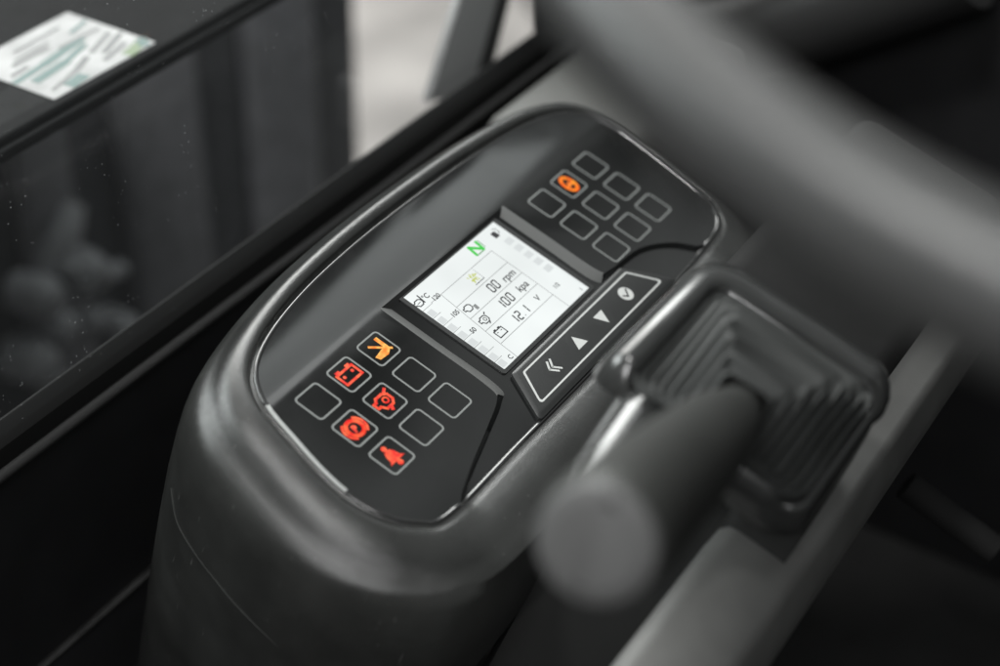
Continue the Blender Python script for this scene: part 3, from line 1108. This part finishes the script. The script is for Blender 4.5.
# ================================================================== in front of the console: dash shelf
dash = thing('dash_shelf', 'grey dash shelf beyond the far end of the instrument console', 'dash', (260, 20, -300))
bm = box(B(), (180, 40, -300), (340, 125, -38), 10, 4)
for v in bm.verts:
    v.co -= Vector((260, 20, -300))
obj('shelf', bm, DASH, dash, sharp=50)
bm = box(B(), (170, 78, -70), (179.5, 92, -36), 3, 3)
for v in bm.verts:
    v.co -= Vector((260, 20, -300))
obj('grab_tab', bm, POST, dash, sharp=50)

# ================================================================== beyond the glass
hood = thing('machine_hood', 'dark engine hood of the machine seen through the dusty side window', 'hood', (0, 420, -900))
HB = Vector((0, 420, -900))
def hp(name, bm, m_, **k):
    for v in bm.verts:
        v.co -= HB
    return obj(name, bm, m_, hood, **k)
hp('hood_top', box(B(), (-700, 244, 11), (252, 800, 18), 2, 2), HOODT, sharp=50)
hp('edge_trim', box(B(), (-700, 240, 8), (252, 243.8, 14), 1, 2), HOODT, sharp=50)
hp('side_panel', box(B(), (-900, 700, -1400), (838, 1000, -0.4), 2, 2), HOOD, sharp=50)
hp('under_tray', box(B(), (-900, 246, 6), (252, 690, 10.7), 2, 2), HOOD, sharp=50)
for (x0, x1) in ((330, 390), (455, 560), (640, 740)):
    hp('side_rib', box(B(), (x0, 672, -1300), (x1, 699.6, -40), 12, 4), RIBM, sharp=50)
label_t = tag(obj('warning_label', box(B(), (-36, -30, 0), (36, 30, 0.4)), PAPER, None, smooth=False),
              'white paper label with teal and dark print stuck on the dark hood', 'label')
label_t.location = (0.031, 0.279, 0.0182)
for nm, m_, strokes in (('teal_print', LGREEN, [((-34, -3), (-12, -1), 2.6), ((-12, -1), (17, 3), 3.4), ((-27, -10), (-6, -8), 3.6), ((-6, -8), (13, -3), 2.4), ((-20, -26), (-12, -25), 4.6), ((31, -27), (34, -22), 3.5), ((20, 12), (33, 15), 1.5)]),
                        ('dark_print', LDARK, [((-22, 10), (1, 10.5), 2.2), ((-18, 13.5), (6, 14.5), 1.0), ((-29, -23), (-8, -18), 1.6), ((-8, -18), (4, -13), 2.4), ((10, -11), (30, -4), 1.8), ((14, -16), (33, -9), 2.2), ((4, 5), (31, 4), 1.2), ((-30, 3), (-20, 4), 1.6), ((8, -22), (26, -18), 1.5), ((-12, 20), (20, 21), 0.9)]),
                        ('green_print', LYEL, [((20, -27), (29, -25), 4.5)])):
    bm = B()
    for k, (a, b, wd) in enumerate(strokes):
        stroke(bm, [a, b], wd * 1.5, 0.42, 0.5 + 0.02 * k)
    obj(nm, bm, m_, label_t, smooth=False)
# a pipe manifold on the hood's far side
VB = Vector((330, 660, -560))
valve = thing('pipe_manifold', 'blurred cluster of grey pipe fittings on the dark machine side beyond the glass', 'pipework', tuple(VB))
def vp(name, bm, m_):
    for v in bm.verts:
        v.co -= VB
    return obj(name, bm, m_, valve, sharp=50)
vp('manifold_block', box(B(), (300, 640, -560), (352, 672, -452), 5, 2), RIBM)
vp('pipe', tube(B(), [(322, 655, -424), (334, 650, -408), (350, 650, -392), (366, 655, -380)], [12, 15, 14, 10], 16), HOSE)
vp('pipe', tube(B(), [(372, 668, -470), (384, 648, -462), (404, 648, -466), (420, 668, -480)], 7, 16), HOSE)
for (px, pz, r_, e_) in ((360, -441, 16, 0), (345, -452, 11, 8), (300, -437, 15, 4), (318, -474, 13, 0), (346, -492, 10, 6), (282, -496, 17, 3), (330, -420, 7, 2), (392, -520, 11, 0), (306, -530, 9, 0)):
    vp('fitting', tube(B(), [(px, 668, pz), (px + e_, 642, pz + e_), (px + e_, 630, pz + e_), (px + e_, 626, pz + e_)], [r_ * 1.2, r_ * 1.2, r_, r_ * 0.6], 12), HOSE)
# slanted post outside
post = thing('window_post', 'slanted grey post with black strip outside the side window', 'post', (110, 150, -60))
PB = Vector((110, 150, -60))
def pp(name, pts, y0, y1, m_):
    bm = B()
    lo_ = [[(x, y, z) for x, z in pts] for y in (y0, y1)]
    loft(bm, lo_, True, True, True)
    bmesh.ops.bevel(bm, geom=list(bm.edges), offset=1, segments=2, affect='EDGES')
    for v in bm.verts:
        v.co -= PB
    obj(name, bm, m_, post, sharp=50)
pp('post', [(219, -66), (268, -80), (332, 40), (292, 50)], 186, 191, POST)
pp('black_strip', [(268.5, -84), (288, -84), (346, 34), (332.5, 40)], 187, 190, SEAL)
dpst = thing('dark_post', 'dark upright post at the far end of the side window', 'post', (320, 160, -200))
bm = box(B(), (301, 160, -200), (380, 164, 300), 1, 2)
for v in bm.verts:
    v.co -= Vector((320, 160, -200))
obj('upright', bm, SEAL, dpst)

front = thing('cab_front', 'black lower front wall of the cab behind the steering wheel', 'cab wall', (440, -300, -440))
def fp(name, bm, m_, **k):
    for v in bm.verts:
        v.co -= Vector((440, -300, -440))
    return obj(name, bm, m_, front, **k)
fp('wall', box(B(), (430, -900, -440), (450, 140, 60), 4, 2), DOOR)
fp('front_rail', tube(B(), [(405, 150, -120), (405, 60, -62), (405, -20, -8), (405, -60, 20)], 30, 24), LIP)
# pedal rod, low in the footwell
rod = tube(B(), [(112, -158, -113), (114, -176, -122), (116, -204, -134)], 7, 18)
tag(obj('pedal_rod', rod, PLD, None), 'dark rod low in the footwell right of the lever console', 'rod')

# ================================================================== ground and cab floor
g = obj('yard', box(B(), (-60000, 430, -1560), (60000, 90000, -1500)), YARD, None, smooth=False)
g['kind'] = 'structure'
fl = obj('cab_floor', box(B(), (-1200, -1200, -460), (1200, 130, -441)), FLOOR, None, smooth=False)
fl['kind'] = 'structure'
